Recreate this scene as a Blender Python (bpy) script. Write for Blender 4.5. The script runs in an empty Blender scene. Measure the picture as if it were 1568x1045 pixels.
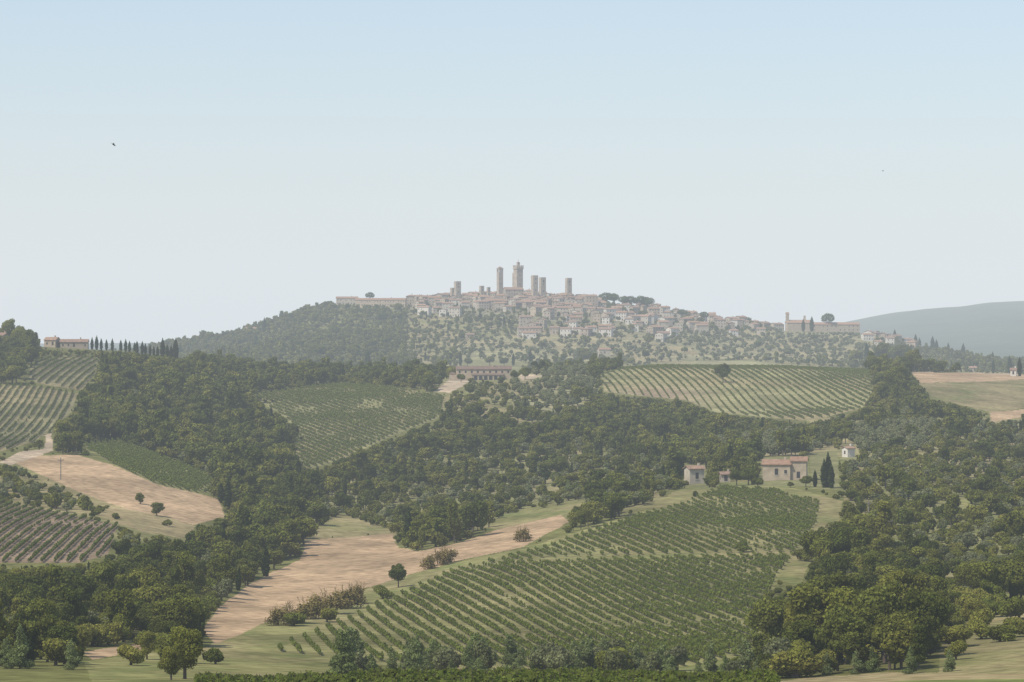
import bpy, math, numpy as np
from mathutils import Vector
rng = np.random.default_rng(7)
scene = bpy.context.scene
F, UC, VC = 4740.0, 784.0, 522.5      # survey constants: bearing / elevation scale of the viewpoint

# ------------------------------------------------------------------ noise
def _hash(ix, iy, s):
    h = (ix.astype(np.int64)*374761393 + iy.astype(np.int64)*668265263 + s*1442695041) & 0x7fffffff
    h = ((h ^ (h >> 13))*1274126177) & 0x7fffffff
    h = h ^ (h >> 16)
    return (h & 0xffff)/65535.0
def vnoise(x, y, s=0):
    x = np.asarray(x, float); y = np.asarray(y, float)
    ix = np.floor(x); iy = np.floor(y); fx = x-ix; fy = y-iy
    fx = fx*fx*(3-2*fx); fy = fy*fy*(3-2*fy)
    a = _hash(ix, iy, s); b = _hash(ix+1, iy, s); c = _hash(ix, iy+1, s); d = _hash(ix+1, iy+1, s)
    return (a*(1-fx)+b*fx)*(1-fy)+(c*(1-fx)+d*fx)*fy
def fbm(x, y, s=0, o=3):
    t = 0; a = 0.5; n = 0
    for k in range(o):
        t = t + a*vnoise(x*2**k, y*2**k, s+k*17); n += a; a *= 0.5
    return t/n

# ------------------------------------------------------------------ terrain relief
UCOL = [0, 200, 400, 600, 800, 1000, 1200, 1400, 1568]
TAB = {
 20:  [1500]*9, 60: [1312]*9, 150: [1154]*9,
 300: [1070,1068,1062,1051,1045,1048,1046,1033,1031],
 400: [1035,1038,1044,1062,1064,1064,1060,1050,1035],
 480: [1005,1010,1018,1030,1030,1030,1025,1005,990],
 560: [965,975,985,990,985,985,975,960,950],
 650: [925,935,945,945,930,930,915,910,905],
 750: [865,880,910,900,870,870,860,860,860],
 850: [815,830,870,862,835,812,805,810,815],
 1000:[760,770,800,815,790,757,752,755,765],
 1150:[702,715,760,775,760,735,715,715,725],
 1300:[672,685,715,725,720,705,690,680,690],
 1500:[610,625,655,652,660,665,655,640,655],
 1700:[556,565,602,594,597,618,620,602,618],
 1900:[525,537,576,580,570,563,565,578,588],
 2150:[550,560,578,588,586,562,563,568,573],
 2600:[575,578,580,592,592,588,588,590,588],
}
SK = [(-700,560),(0,556),(150,552),(225,542),(265,530),(300,525),(360,517),(400,505),(440,487),(480,474),(520,467),(560,464),(640,462),(700,461),
 (800,457),(860,459),(920,461),(1000,474),(1060,485),(1120,494),(1200,502),(1260,505),(1320,511),(1360,518),(1400,530),(1500,548),(1568,557),(1700,562),(2300,565)]
MT = [(-700,530),(1100,530),(1200,515),(1300,492),(1340,484),(1400,474),(1440,471),(1470,469),(1510,461),(1568,457),(1700,452),(2300,480)]
ug = np.linspace(-700, 2300, 1501)
yg = np.geomspace(20, 30000, 1400)
S = np.interp(ug, *zip(*SK)); M = np.interp(ug, *zip(*MT))
rows = []; ys = []
for y, v in TAB.items():
    ys.append(y); rows.append(np.interp(ug, UCOL, v))
for y, k in ((2850,.08),(3100,.32),(3400,.66),(3650,.92),(3800,1.0)):
    ys.append(y); rows.append(575*(1-k)+S*k)
ys.append(3980); rows.append(S+2)
ys.append(4400); rows.append(S*0.4+575*0.6)
ys.append(5500); rows.append(ug*0+575)
ys.append(7500); rows.append(M*0.5+560*0.5)
ys.append(9500); rows.append(M)
ys.append(12000); rows.append(M*0.6+540*0.4)
ys.append(30000); rows.append(ug*0+530)
R = np.array(rows); ly = np.log(ys); lg = np.log(yg)
V = np.empty((len(yg), len(ug)))
for j in range(len(ug)):
    V[:, j] = np.interp(lg, ly, R[:, j])
def smooth(A, n, ax):
    k = np.hanning(2*n+3)[1:-1]; k /= k.sum()
    P = np.pad(A, [(n, n) if a == ax else (0, 0) for a in (0, 1)], mode='edge')
    out = np.zeros_like(A)
    for i, w in enumerate(k):
        out += w*(P[i:i+A.shape[0], :] if ax == 0 else P[:, i:i+A.shape[1]])
    return out
V = smooth(V, 9, 0); V = smooth(V, 14, 1)
YG, UG = np.meshgrid(yg, ug, indexing='ij')
XG = (UG-UC)/F*YG
ZG = -(V-VC)/F*YG
ramp = np.clip((YG-450)/400, 0, 1)
ZG += ramp*2.2*(fbm(XG/90, YG/110, 3)-.5)
ZG += np.clip((YG-2500)/700, 0, 1)*13*(fbm(XG/260, YG/340, 5)-.5)
ZG += np.clip((YG-6000)/2000, 0, 1)*60*(fbm(XG/900, YG/1500, 9, 4)-.5)
V = VC-F*ZG/YG
RM = np.minimum.accumulate(V, axis=0)
def _bil(A, x, y):
    y = np.maximum(np.asarray(y, float), 20.0)
    u = np.clip(UC+F*np.asarray(x, float)/y, ug[0], ug[-1]-1e-3)
    fi = np.clip((np.log(y)-lg[0])/(lg[1]-lg[0]), 0, len(yg)-1.001); fj = (u-ug[0])/(ug[1]-ug[0])
    i = fi.astype(int) if hasattr(fi, 'astype') else int(fi); j = fj.astype(int) if hasattr(fj, 'astype') else int(fj)
    a = fi-i; b = fj-j
    return (A[i, j]*(1-a)+A[i+1, j]*a)*(1-b)+(A[i, j+1]*(1-a)+A[i+1, j+1]*a)*b
def height(x, y):
    x = np.asarray(x, float); y = np.asarray(y, float)
    z = _bil(ZG, x, y)
    zn = -1.7-(20*0.215-1.7)*np.clip(y, -400, 20)/20.0*np.where(y > 0, 1, 0.05)
    return np.where(y < 20, zn, z)
def hidden(x, y):                      # how far the ground lies below the nearer skyline
    z = _bil(ZG, x, y); return (VC-F*z/np.maximum(y, 20))-_bil(RM, x, y)
def site(u, v, ymin=250, ymax=None):
    if ymax is None: ymax = 2300 if (u < 275 and v > 500) else 4050
    j = int(np.clip((u-ug[0])/2, 0, len(ug)-1)); c = V[:, j]; i0 = np.searchsorted(yg, ymin); i1 = np.searchsorted(yg, ymax)
    k = np.nonzero(c[i0:i1] <= v)[0]
    if len(k) == 0:
        a0 = max(i0, np.searchsorted(yg, 1500)); i = a0+np.argmin(c[a0:i1]); y = yg[i]
    else:
        i = k[0]+i0; t = (c[i-1]-v)/max(c[i-1]-c[i], 1e-6); t = min(max(t, 0), 1); y = yg[i-1]*(1-t)+yg[i]*t
    x = (u-UC)/F*y
    return float(x), float(y), float(height(np.array([x]), np.array([y]))[0])

# ------------------------------------------------------------------ land-use map
WOOD, GRASS, TAN, SCRUB, OLIVE, TOWN, CLEAR, DRY, PALE, OLF, RIP, MIXW, CLN = range(13)
VIN = {'V1':20, 'VR':21, 'VM':22, 'VL':23, 'VU':24, 'VS':25, 'VB':26, 'VH':27}
L = np.zeros((1100, 1568), np.uint8)
def poly(lab, pts):
    p = np.array(pts, float)
    u0, u1 = int(max(p[:,0].min(), 0)), int(min(p[:,0].max()+1, 1568)); v0, v1 = int(max(p[:,1].min(), 0)), int(min(p[:,1].max()+1, 1100))
    vv, uu = np.mgrid[v0:v1, u0:u1]+0.5
    ins = np.zeros(uu.shape, bool); n = len(p)
    for i in range(n):
        x1, y1 = p[i]; x2, y2 = p[(i+1) % n]
        if y1 == y2: continue
        c = ((y1 > vv) != (y2 > vv)) & (uu < (x2-x1)*(vv-y1)/(y2-y1)+x1)
        ins ^= c
    L[v0:v1, u0:u1][ins] = lab
poly(MIXW, [(450,830),(500,740),(640,700),(900,690),(1040,720),(1000,790),(860,790),(600,830)])
poly(MIXW, [(640,560),(900,540),(920,640),(820,660),(690,650)])
poly(MIXW, [(1240,640),(1568,640),(1568,700),(1240,700)])
poly(SCRUB, [(1300,690),(1430,680),(1568,690),(1568,900),(1440,950),(1400,880),(1330,840),(1290,790)])
poly(SCRUB, [(0,700),(60,720),(200,780),(300,820),(290,840),(170,830),(0,775)])
poly(SCRUB, [(470,800),(560,770),(760,760),(900,770),(860,792),(600,820),(480,822)])
poly(SCRUB, [(690,600),(780,590),(790,640),(690,640)])
poly(MIXW, [(620,478),(800,490),(1100,505),(1400,530),(1568,560),(1568,580),(1300,560),(620,562)])
poly(OLIVE, [(1300,655),(1420,650),(1435,688),(1310,694)])
poly(OLIVE, [(1085,675),(1230,668),(1240,697),(1095,702)])
poly(GRASS, [(1000,768),(1060,742),(1130,735),(1200,742),(1290,768),(1285,800),(1245,850),(1225,900),(1190,885),(1170,950),(1150,1005),(1100,1025),(700,1024),(560,1018),(600,1036),(340,1045),(140,1045),(130,1012),(320,992),(330,975),(420,950),(520,920),(600,888),(700,862),(830,832),(960,790)])
poly(GRASS, [(1452,965),(1500,945),(1568,925),(1568,1045),(1440,1035),(1440,990)])
poly(RIP, [(520,1026),(700,1024),(1150,1024),(1190,1050),(520,1060)])
poly(GRASS, [(740,802),(820,776),(900,765),(860,792),(760,812)])
poly(GRASS, [(478,820),(520,788),(590,815)])
poly(GRASS, [(1430,768),(1460,762),(1520,774),(1490,779)])
poly(TAN, [(330,985),(310,965),(335,930),(375,900),(415,878),(460,858),(470,828),(600,818),(610,838),(640,845),(700,832),(760,812),(860,788),(872,800),(800,838),(700,860),(620,882),(560,902),(500,922),(420,948),(370,972)])
poly(TAN, [(20,708),(60,698),(120,697),(180,715),(240,742),(300,755),(335,765),(345,792),(300,803),(265,800),(225,790),(150,765),(80,735)])
poly(DRY, [(170,775),(250,790),(300,805),(280,825),(220,815),(150,790)])
poly(TAN, [(125,1000),(215,985),(218,998),(140,1010)])
poly(PALE, [(0,708),(30,692),(68,688),(70,668),(52,664),(78,660),(82,690),(50,702),(15,713)])
poly(OLIVE, [(780,575),(905,565),(915,600),(880,625),(820,635),(785,620)])
poly(OLIVE, [(790,500),(900,503),(1100,503),(1200,504),(1300,512),(1400,536),(1340,556),(1130,549),(960,556),(880,552),(830,530)])
poly(OLIVE, [(700,528),(760,515),(900,520),(880,552),(700,556)])
poly(DRY, [(1020,530),(1056,532),(1070,544),(1050,542)])
poly(PALE, [(664,600),(690,580),(720,584),(690,602)])
poly(PALE, [(790,571),(832,576),(800,584)])
poly(OLF, [(1408,588),(1568,580),(1568,625),(1520,632),(1430,610)])
poly(TAN, [(1395,570),(1540,572),(1568,574),(1568,581),(1500,585),(1410,587)])
poly(TAN, [(1515,632),(1568,627),(1568,638),(1520,646)])
poly(VIN['V1'], [(415,998),(470,975),(600,920),(700,872),(830,840),(960,797),(1050,770),(1110,747),(1180,752),(1255,770),(1250,800),(1215,850),(1190,880),(1160,950),(1145,1003),(1040,1022),(700,1022),(560,1012),(480,1003)])
poly(GRASS, [(800,856),(960,850),(1215,845),(1215,850),(960,856),(800,862)])
poly(VIN['VR'], [(920,575),(960,562),(1050,553),(1130,553),(1210,559),(1330,566),(1335,600),(1320,625),(1240,645),(1180,640),(1100,632),(1050,613),(980,606),(925,600)])
poly(VIN['VM'], [(385,606),(440,597),(520,589),(600,593),(680,606),(672,640),(600,668),(520,705),(470,720),(450,690),(460,660),(430,635)])
poly(VIN['VL'], [(0,770),(90,785),(180,805),(165,850),(120,862),(0,862)])
poly(VIN['VU'], [(0,590),(60,592),(118,604),(110,630),(80,662),(40,680),(0,692)])
poly(VIN['VH'], [(55,552),(100,545),(150,548),(145,572),(125,598),(60,588),(40,575)])
poly(VIN['VS'], [(120,680),(180,675),(250,700),(300,720),(330,735),(300,755),(240,742),(180,715)])
poly(VIN['VB'], [(300,1052),(600,1042),(800,1036),(1000,1039),(1180,1044),(1200,1100),(300,1100)])
poly(DRY, [(1195,1100),(1180,1045),(1250,1036),(1350,1031),(1568,1032),(1568,1100)])
poly(TOWN, [(500,458),(620,450),(920,450),(960,474),(1090,480),(1200,492),(1200,503),(1095,500),(960,502),(880,500),(800,488),(700,480),(640,474),(500,470)])
poly(CLEAR, [(700,580),(703,550),(796,554),(798,572),(775,582)])      # farm terrace
poly(CLEAR, [(1046,745),(1048,712),(1080,712),(1082,748)])
poly(CLEAR, [(1160,745),(1166,700),(1238,700),(1240,745)])
poly(CLEAR, [(1241,748),(1241,695),(1282,688),(1285,750)])
poly(CLEAR, [(1288,704),(1288,680),(1310,680),(1310,704)])
poly(CLEAR, [(1198,508),(1198,468),(1322,480),(1322,508)])
poly(CLEAR, [(1317,524),(1317,508),(1340,508),(1340,524)])
poly(CLEAR, [(1372,515),(1372,500),(1400,502),(1400,516)])
poly(CLEAR, [(514,464),(514,446),(622,452),(640,452),(640,465)])
poly(CLN, [(60,532),(60,505),(290,508),(290,547),(180,537)])
L[:508, 628:900] = np.where(L[:508, 628:900] == WOOD, TOWN, L[:508, 628:900])
def label(u, v):
    return L[np.clip(v, 0, 1099).astype(int), np.clip(u, 0, 1567).astype(int)]
def protected(lab):
    return (lab >= 20) | (lab == TAN) | (lab == PALE) | (lab == CLEAR) | (lab == DRY) | (lab == GRASS) | (lab == OLF)

# ------------------------------------------------------------------ materials
def newmat(name):
    m = bpy.data.materials.new(name); m.use_nodes = True
    nt = m.node_tree; nt.nodes.clear()
    return m, nt, nt.nodes, nt.links
def ground_material():
    m, nt, N, K = newmat('ground_cover')
    at = N.new('ShaderNodeAttribute'); at.attribute_name = 'landcover'
    geo = N.new('ShaderNodeNewGeometry')
    n1 = N.new('ShaderNodeTexNoise'); n1.inputs['Scale'].default_value = 0.35; n1.inputs['Detail'].default_value = 6
    n2 = N.new('ShaderNodeTexNoise'); n2.inputs['Scale'].default_value = 0.03; n2.inputs['Detail'].default_value = 5
    for n in (n1, n2): K.new(geo.outputs['Position'], n.inputs['Vector'])
    mr = N.new('ShaderNodeMapRange'); mr.inputs['From Min'].default_value = .3; mr.inputs['From Max'].default_value = .7
    mr.inputs['To Min'].default_value = .66; mr.inputs['To Max'].default_value = 1.34
    K.new(n1.outputs['Fac'], mr.inputs['Value'])
    mr2 = N.new('ShaderNodeMapRange'); mr2.inputs['From Min'].default_value = .35; mr2.inputs['From Max'].default_value = .65
    mr2.inputs['To Min'].default_value = .8; mr2.inputs['To Max'].default_value = 1.18
    K.new(n2.outputs['Fac'], mr2.inputs['Value'])
    mu = N.new('ShaderNodeMath'); mu.operation = 'MULTIPLY'; K.new(mr.outputs[0], mu.inputs[0]); K.new(mr2.outputs[0], mu.inputs[1])
    vm = N.new('ShaderNodeVectorMath'); vm.operation = 'SCALE'; K.new(at.outputs['Color'], vm.inputs[0]); K.new(mu.outputs[0], vm.inputs['Scale'])
    d = N.new('ShaderNodeBsdfDiffuse'); K.new(vm.outputs[0], d.inputs['Color'])
    o = N.new('ShaderNodeOutputMaterial'); K.new(d.outputs[0], o.inputs['Surface'])
    return m
def foliage_material(name, cols, trans=0.42, tint=(1.16, 1.10, .68)):
    m, nt, N, K = newmat(name)
    oi = N.new('ShaderNodeObjectInfo'); cr = N.new('ShaderNodeValToRGB')
    e = cr.color_ramp.elements
    for i, c in enumerate(cols):
        p = i/(len(cols)-1)
        if i == 0: el = e[0]
        elif i == len(cols)-1: el = e[-1]
        else: el = e.new(p)
        el.position = p; el.color = (c[0]*tint[0], c[1]*tint[1], c[2]*tint[2], 1)
    K.new(oi.outputs['Random'], cr.inputs['Fac'])
    at = N.new('ShaderNodeAttribute'); at.attribute_name = 'tone'
    vm = N.new('ShaderNodeVectorMath'); vm.operation = 'SCALE'; K.new(cr.outputs['Color'], vm.inputs[0]); K.new(at.outputs['Fac'], vm.inputs['Scale'])
    d = N.new('ShaderNodeBsdfDiffuse'); t = N.new('ShaderNodeBsdfTranslucent'); mx = N.new('ShaderNodeMixShader'); mx.inputs[0].default_value = trans
    K.new(vm.outputs[0], d.inputs['Color']); K.new(vm.outputs[0], t.inputs['Color'])
    K.new(d.outputs[0], mx.inputs[1]); K.new(t.outputs[0], mx.inputs[2])
    o = N.new('ShaderNodeOutputMaterial'); K.new(mx.outputs[0], o.inputs['Surface'])
    return m
def plain(name, c, var=0.2, scale=0.8, rough=0.9):
    m, nt, N, K = newmat(name)
    geo = N.new('ShaderNodeNewGeometry'); n1 = N.new('ShaderNodeTexNoise'); n1.inputs['Scale'].default_value = scale; n1.inputs['Detail'].default_value = 5
    K.new(geo.outputs['Position'], n1.inputs['Vector'])
    mr = N.new('ShaderNodeMapRange'); mr.inputs['From Min'].default_value = .3; mr.inputs['From Max'].default_value = .7
    mr.inputs['To Min'].default_value = 1-var; mr.inputs['To Max'].default_value = 1+var
    K.new(n1.outputs['Fac'], mr.inputs['Value'])
    vm = N.new('ShaderNodeVectorMath'); vm.operation = 'SCALE'; vm.inputs[0].default_value = c; K.new(mr.outputs[0], vm.inputs['Scale'])
    b = N.new('ShaderNodeBsdfPrincipled'); b.inputs['Roughness'].default_value = rough; K.new(vm.outputs[0], b.inputs['Base Color'])
    o = N.new('ShaderNodeOutputMaterial'); K.new(b.outputs[0], o.inputs['Surface'])
    return m
MG = ground_material()
M_OAK = foliage_material('oak_foliage', [(.066,.086,.026),(.115,.138,.038),(.175,.19,.056),(.088,.112,.038),(.21,.215,.07),(.135,.158,.055),(.078,.10,.030)])
M_OLV = foliage_material('olive_foliage', [(.18,.20,.12),(.215,.23,.15),(.16,.18,.095)], tint=(1.08,1.05,.78))
M_CYP = foliage_material('cypress_foliage', [(.030,.046,.018),(.04,.06,.022)], .1)
M_PIN = foliage_material('pine_foliage', [(.05,.078,.026),(.065,.09,.033)], .15)
M_WIL = foliage_material('willow_foliage', [(.18,.215,.105),(.22,.25,.14),(.165,.205,.085)], tint=(1.05,1.05,.78))
M_SHR = foliage_material('shrub_foliage', [(.12,.145,.04),(.175,.19,.06),(.22,.22,.08),(.105,.135,.04)])
M_VIN = foliage_material('vine_foliage', [(.13,.17,.042),(.165,.195,.055),(.145,.175,.052)], tint=(1.08,1.06,.8))
M_TWG = foliage_material('dry_twigs', [(.14,.12,.065),(.17,.135,.08)], .1)
M_BRK = plain('bark', (.09,.07,.05))
WALLS = [plain('stone_wall_%d' % i, c, .18, .5) for i, c in enumerate([(.37,.31,.24),(.42,.365,.28),(.32,.265,.20),(.44,.40,.33),(.39,.315,.225)])]
M_TOW = plain('tower_stone', (.37,.305,.235), .2, .3)
M_WHT = plain('pale_render', (.58,.54,.47), .12, .5)
ROOFS = [plain('terracotta_roof_%d' % i, c, .25, .7) for i, c in enumerate([(.27,.165,.105),(.30,.19,.125),(.24,.155,.11)])]
M_WIN = plain('window_glass', (.035,.035,.04), .2, 1, .3)
M_SHT = plain('shutter_wood', (.12,.08,.05))

# ------------------------------------------------------------------ terrain sheet
t1 = np.linspace(-0.19, 0.19, 1000); st = np.geomspace(0.006, 1.4, 34)
tt = np.concatenate([-0.19-st[::-1], t1, 0.19+st])
yy = np.concatenate([np.linspace(-300, 15, 12), np.geomspace(20, 280, 60), np.geomspace(284, 4300, 1050), np.geomspace(4400, 29500, 160)])
TY, TT = np.meshgrid(yy, tt, indexing='ij')
TX = TT*(np.maximum(TY, 0)+np.where(TY > 250, 0, (250-np.clip(TY, 0, 250))*1.0))
TZ = height(TX, TY)
def build_grid(name, X, Y, Z):
    nr, nc = X.shape
    co = np.stack([X, Y, Z], -1).reshape(-1, 3).astype(np.float32)
    idx = np.arange(nr*nc).reshape(nr, nc)
    q = np.stack([idx[:-1, :-1], idx[:-1, 1:], idx[1:, 1:], idx[1:, :-1]], -1).reshape(-1, 4)
    me = bpy.data.meshes.new(name)
    me.vertices.add(len(co)); me.vertices.foreach_set('co', co.ravel())
    me.loops.add(q.size); me.loops.foreach_set('vertex_index', q.ravel().astype(np.int32))
    me.polygons.add(len(q)); me.polygons.foreach_set('loop_start', np.arange(0, q.size, 4, dtype=np.int32))
    me.polygons.foreach_set('loop_total', np.full(len(q), 4, np.int32))
    me.polygons.foreach_set('use_smooth', np.ones(len(q), bool))
    me.update(calc_edges=True)
    ob = bpy.data.objects.new(name, me); scene.collection.objects.link(ob)
    return ob
ter = build_grid('hills_ground', TX, TY, TZ)
ym = np.maximum(TY, 20); TU = UC+F*TX/ym; TV = VC-F*TZ/ym
jx = (fbm(TX/6, TY/22, 31)-.5)*9*600/np.maximum(ym, 600); jy = (fbm(TX/6, TY/22, 41)-.5)*4*600/np.maximum(ym, 600)
lab = label(TU+jx, TV+jy); lab0 = label(TU, TV)
lab = np.where((lab0 >= 20), lab0, np.where(lab >= 20, lab0, lab))
hid = (TV-_bil(RM, TX, ym)) > 3
lab = np.where(hid | (TY < 280) | (TY > 4300), WOOD, lab)
lab = np.where(TY < 285, VIN['VB'], lab)
COL = {WOOD:(.14,.14,.05), GRASS:(.205,.195,.08), TAN:(.375,.265,.16), SCRUB:(.195,.185,.08), OLIVE:(.235,.22,.115), TOWN:(.20,.185,.11), CLEAR:(.18,.175,.08), CLN:(.18,.17,.08),
       DRY:(.29,.235,.125), PALE:(.43,.34,.235), OLF:(.19,.165,.08), RIP:(.185,.19,.075), MIXW:(.19,.18,.08),
       20:(.205,.195,.085), 21:(.26,.245,.12), 22:(.20,.19,.09), 23:(.23,.17,.115), 24:(.205,.19,.10), 25:(.17,.17,.065), 26:(.16,.18,.06), 27:(.225,.205,.11)}
C = np.zeros(lab.shape+(4,), np.float32); C[..., 3] = 1
for k, c in COL.items():
    C[lab == k, :3] = c
n = fbm(TX/14, TY/20, 51)[..., None]; n2 = fbm(TX/30, TY/48, 61)[..., None]; n3 = fbm(TX/9, TY/16, 66)[..., None]
C[..., :3] *= 0.75+0.5*n
grn = np.isin(lab, [GRASS, SCRUB, OLF])[..., None]*np.clip((.46-n3)*5, 0, 1)*.6      # damper, greener patches
C[..., :3] = C[..., :3]*(1-grn)+np.array([.12,.145,.045])*grn
dry = np.clip((n2-.46)*6, 0, 1)*np.isin(lab, [GRASS, 20, 21, 22, 24, 27, OLIVE, SCRUB, OLF, MIXW, RIP])[..., None]*np.where(lab == 20, .25, .55)[..., None]
C[..., :3] = C[..., :3]*(1-dry)+np.array([.29,.23,.125])*dry
eb = (lab == 21)*np.exp(-((TU-1010)/70)**2-((TV-606)/16)**2)
C[..., :3] = C[..., :3]*(1-eb[..., None])+np.array([.34,.26,.17])*eb[..., None]
tr = np.isin(lab, [TAN])*np.exp(-((np.mod(TX*.8+TY*.25+6*fbm(TX/40, TY/60, 8), 9)-4.5)/.5)**2)*.12
C[..., :3] *= (1-tr[..., None])
far = (TY > 4300)[..., None]*1.0
C[..., :3] = C[..., :3]*(1-far)+np.array([.05,.065,.03])*(0.7+.6*fbm(TX/120, TY/200, 77)[..., None])*far
ca = ter.data.color_attributes.new('landcover', 'FLOAT_COLOR', 'POINT'); ca.data.foreach_set('color', C.reshape(-1))
ter.data.materials.append(MG)

# ------------------------------------------------------------------ tree kinds
def unit(a): return a/np.maximum(np.linalg.norm(a, axis=-1, keepdims=True), 1e-6)
def leaf_faces(r, lobes, n, size, shell=0.35, out=0.9, inside=0.72):
    lobes = np.array(lobes, float); w = (lobes[:,3]*lobes[:,4]+lobes[:,3]*lobes[:,5]); w /= w.sum()
    li = r.choice(len(lobes), n, p=w); d = unit(r.normal(size=(n, 3)))
    rad = 1-shell*r.random(n)**1.5+0.10*r.normal(size=n)
    P = lobes[li, :3]+d*lobes[li, 3:6]*rad[:, None]
    keep = np.ones(n, bool)
    for k in range(len(lobes)):
        q = (((P-lobes[k, :3])/lobes[k, 3:6])**2).sum(1); keep &= ~((q < inside**2) & (li != k))
    P = P[keep]; d = d[keep]; li = li[keep]; n = len(P)
    nn = unit(d*out+r.normal(size=(n, 3))*0.55)
    t = unit(np.cross(nn, r.normal(size=(n, 3)))); b = np.cross(nn, t)
    s = size*(0.55+0.75*r.random((n, 1)))
    cs = []
    for a, c in ((-1,-.6),(.8,-1),(1,.7),(-.6,1)):
        cs.append(P+t*s*a*(.7+.5*r.random((n,1)))*.5+b*s*c*(.7+.5*r.random((n,1)))*.5)
    Vv = np.stack(cs, 1)
    lt = 0.72+0.56*r.random(len(lobes)); tone = lt[li]*(0.7+0.6*r.random(n))
    return Vv, tone
def tube(p0, p1, r0, r1, sides=6):
    p0 = np.array(p0, float); p1 = np.array(p1, float); d = unit(p1-p0); a = unit(np.cross(d, [0.3,.9,.1])); b = np.cross(d, a)
    q = []
    ang = np.arange(sides+1)*2*math.pi/sides
    for i in range(sides):
        f = []
        for (p, rr, an) in ((p0, r0, ang[i]), (p0, r0, ang[i+1]), (p1, r1, ang[i+1]), (p1, r1, ang[i])):
            f.append(p+rr*(a*math.cos(an)+b*math.sin(an)))
        q.append(f)
    return np.array(q)
def tree_mesh(name, leafV, tone, tubes, mat, bark=M_BRK):
    T = np.concatenate(tubes) if tubes else np.zeros((0, 4, 3))
    A = np.concatenate([leafV, T]); nq = len(A)
    me = bpy.data.meshes.new(name)
    me.vertices.add(nq*4); me.vertices.foreach_set('co', A.reshape(-1).astype(np.float32))
    me.loops.add(nq*4); me.loops.foreach_set('vertex_index', np.arange(nq*4, dtype=np.int32))
    me.polygons.add(nq); me.polygons.foreach_set('loop_start', np.arange(0, nq*4, 4, dtype=np.int32)); me.polygons.foreach_set('loop_total', np.full(nq, 4, np.int32))
    mi = np.zeros(nq, np.int32); mi[len(leafV):] = 1; me.polygons.foreach_set('material_index', mi)
    me.materials.append(mat); me.materials.append(bark); me.update(calc_edges=True)
    a = me.attributes.new('tone', 'FLOAT', 'FACE'); tn = np.ones(nq, np.float32); tn[:len(tone)] = tone; a.data.foreach_set('value', tn)
    return me
def oak(name, seed, n, size, mat=M_OAK, H=10., W=4.3, low=.28, k=13, lr=(1.3, 2.3)):
    r = np.random.default_rng(seed); lobes = []
    for i in range(k):
        d = unit(r.normal(size=3)); q = r.random()**.45
        rr = r.uniform(*lr)
        c = np.array([d[0]*(W-rr*.7)*q, d[1]*(W-rr*.7)*q, H*(low+(1-low)*.5)+d[2]*(H*(1-low)*.5-rr*.75)*q])
        lobes.append([*c, rr*r.uniform(.9,1.2), rr*r.uniform(.9,1.2), rr*r.uniform(.7,.95)])
    lobes.append([0, 0, H*(low+(1-low)*.5), W*.5, W*.5, H*.25])
    lv, tn = leaf_faces(r, lobes, n, size)
    tb = [tube((0,0,-1), (0,0,H*.35), .32, .22), tube((0,0,H*.35), (.1,.1,H*.75), .22, .06)]
    for lo in lobes[:8]: tb.append(tube((0,0,H*r.uniform(.25,.45)), lo[:3], .13, .03, 4))
    return tree_mesh(name, lv, tn, tb, mat)
def cypress(name, seed, n, size, H=10., W=1.0):
    r = np.random.default_rng(seed); lobes = []
    for i in range(9):
        f = i/8.; rad = W*(math.sin(math.pi*min(1, .16+f*.86))**.7)*.95+.12
        lobes.append([r.normal()*.08, r.normal()*.08, .9+f*(H-1.6), rad, rad, H/9.])
    lv, tn = leaf_faces(r, lobes, n, size, inside=.6)
    return tree_mesh(name, lv, tn, [tube((0,0,-1), (0,0,H*.8), .2, .05)], M_CYP)
def conic(name, seed, n, size, mat, H=8., W=2.1):
    r = np.random.default_rng(seed); lobes = []
    for i in range(14):
        f = i/13.; rad = W*(1-f)**.6*.6*r.uniform(.7,1.2)+.3; a = r.random()*6.28; q = rad*.7
        lobes.append([math.cos(a)*q, math.sin(a)*q, H*.14+f*(H*.78), rad, rad, H*.1])
    lv, tn = leaf_faces(r, lobes, n, size, inside=.6)
    return tree_mesh(name, lv, tn, [tube((0,0,-1), (0,0,H*.85), .16, .04)], mat)
def umbrella(name, seed, n, size, H=12.):
    r = np.random.default_rng(seed); lobes = []; tb = [tube((0,0,-1), (.2,0,H*.66), .32, .22)]
    for i in range(13):
        a = r.random()*6.28; q = 4.0*r.random()**.5; lobes.append([math.cos(a)*q, math.sin(a)*q, H*.68+(4.5-q)*.55, 2.2, 2.2, 2.1])
        tb.append(tube((.2,0,H*.45), (lobes[-1][0], lobes[-1][1], H*.68), .12, .04, 4))
    lv, tn = leaf_faces(r, lobes, n, size)
    return tree_mesh(name, lv, tn, tb, M_PIN)
def twiggy(name, seed, H=5.):
    r = np.random.default_rng(seed); tb = []
    for i in range(16):
        a = r.random()*6.28; q = r.uniform(.4, 1.9); b = np.array([math.cos(a)*q*.4, math.sin(a)*q*.4, -.2]); e = np.array([math.cos(a)*q, math.sin(a)*q, H*r.uniform(.6, 1)])
        tb.append(tube(b, e, .06, .02, 3))
        for j in range(6):
            s = b+(e-b)*r.uniform(.35, .95); tb.append(tube(s, s+r.normal(size=3)*[.5,.5,.3]+[0,0,.7], .03, .012, 3))
    lobes = [[r.normal()*.9, r.normal()*.9, H*r.uniform(.2,.62), 1.1, 1.1, H*.22] for _ in range(7)]; lv, tn = leaf_faces(r, lobes, 1500, .26, shell=.9, inside=.2)
    return tree_mesh(name, lv, tn, tb, M_TWG, M_TWG)

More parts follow.
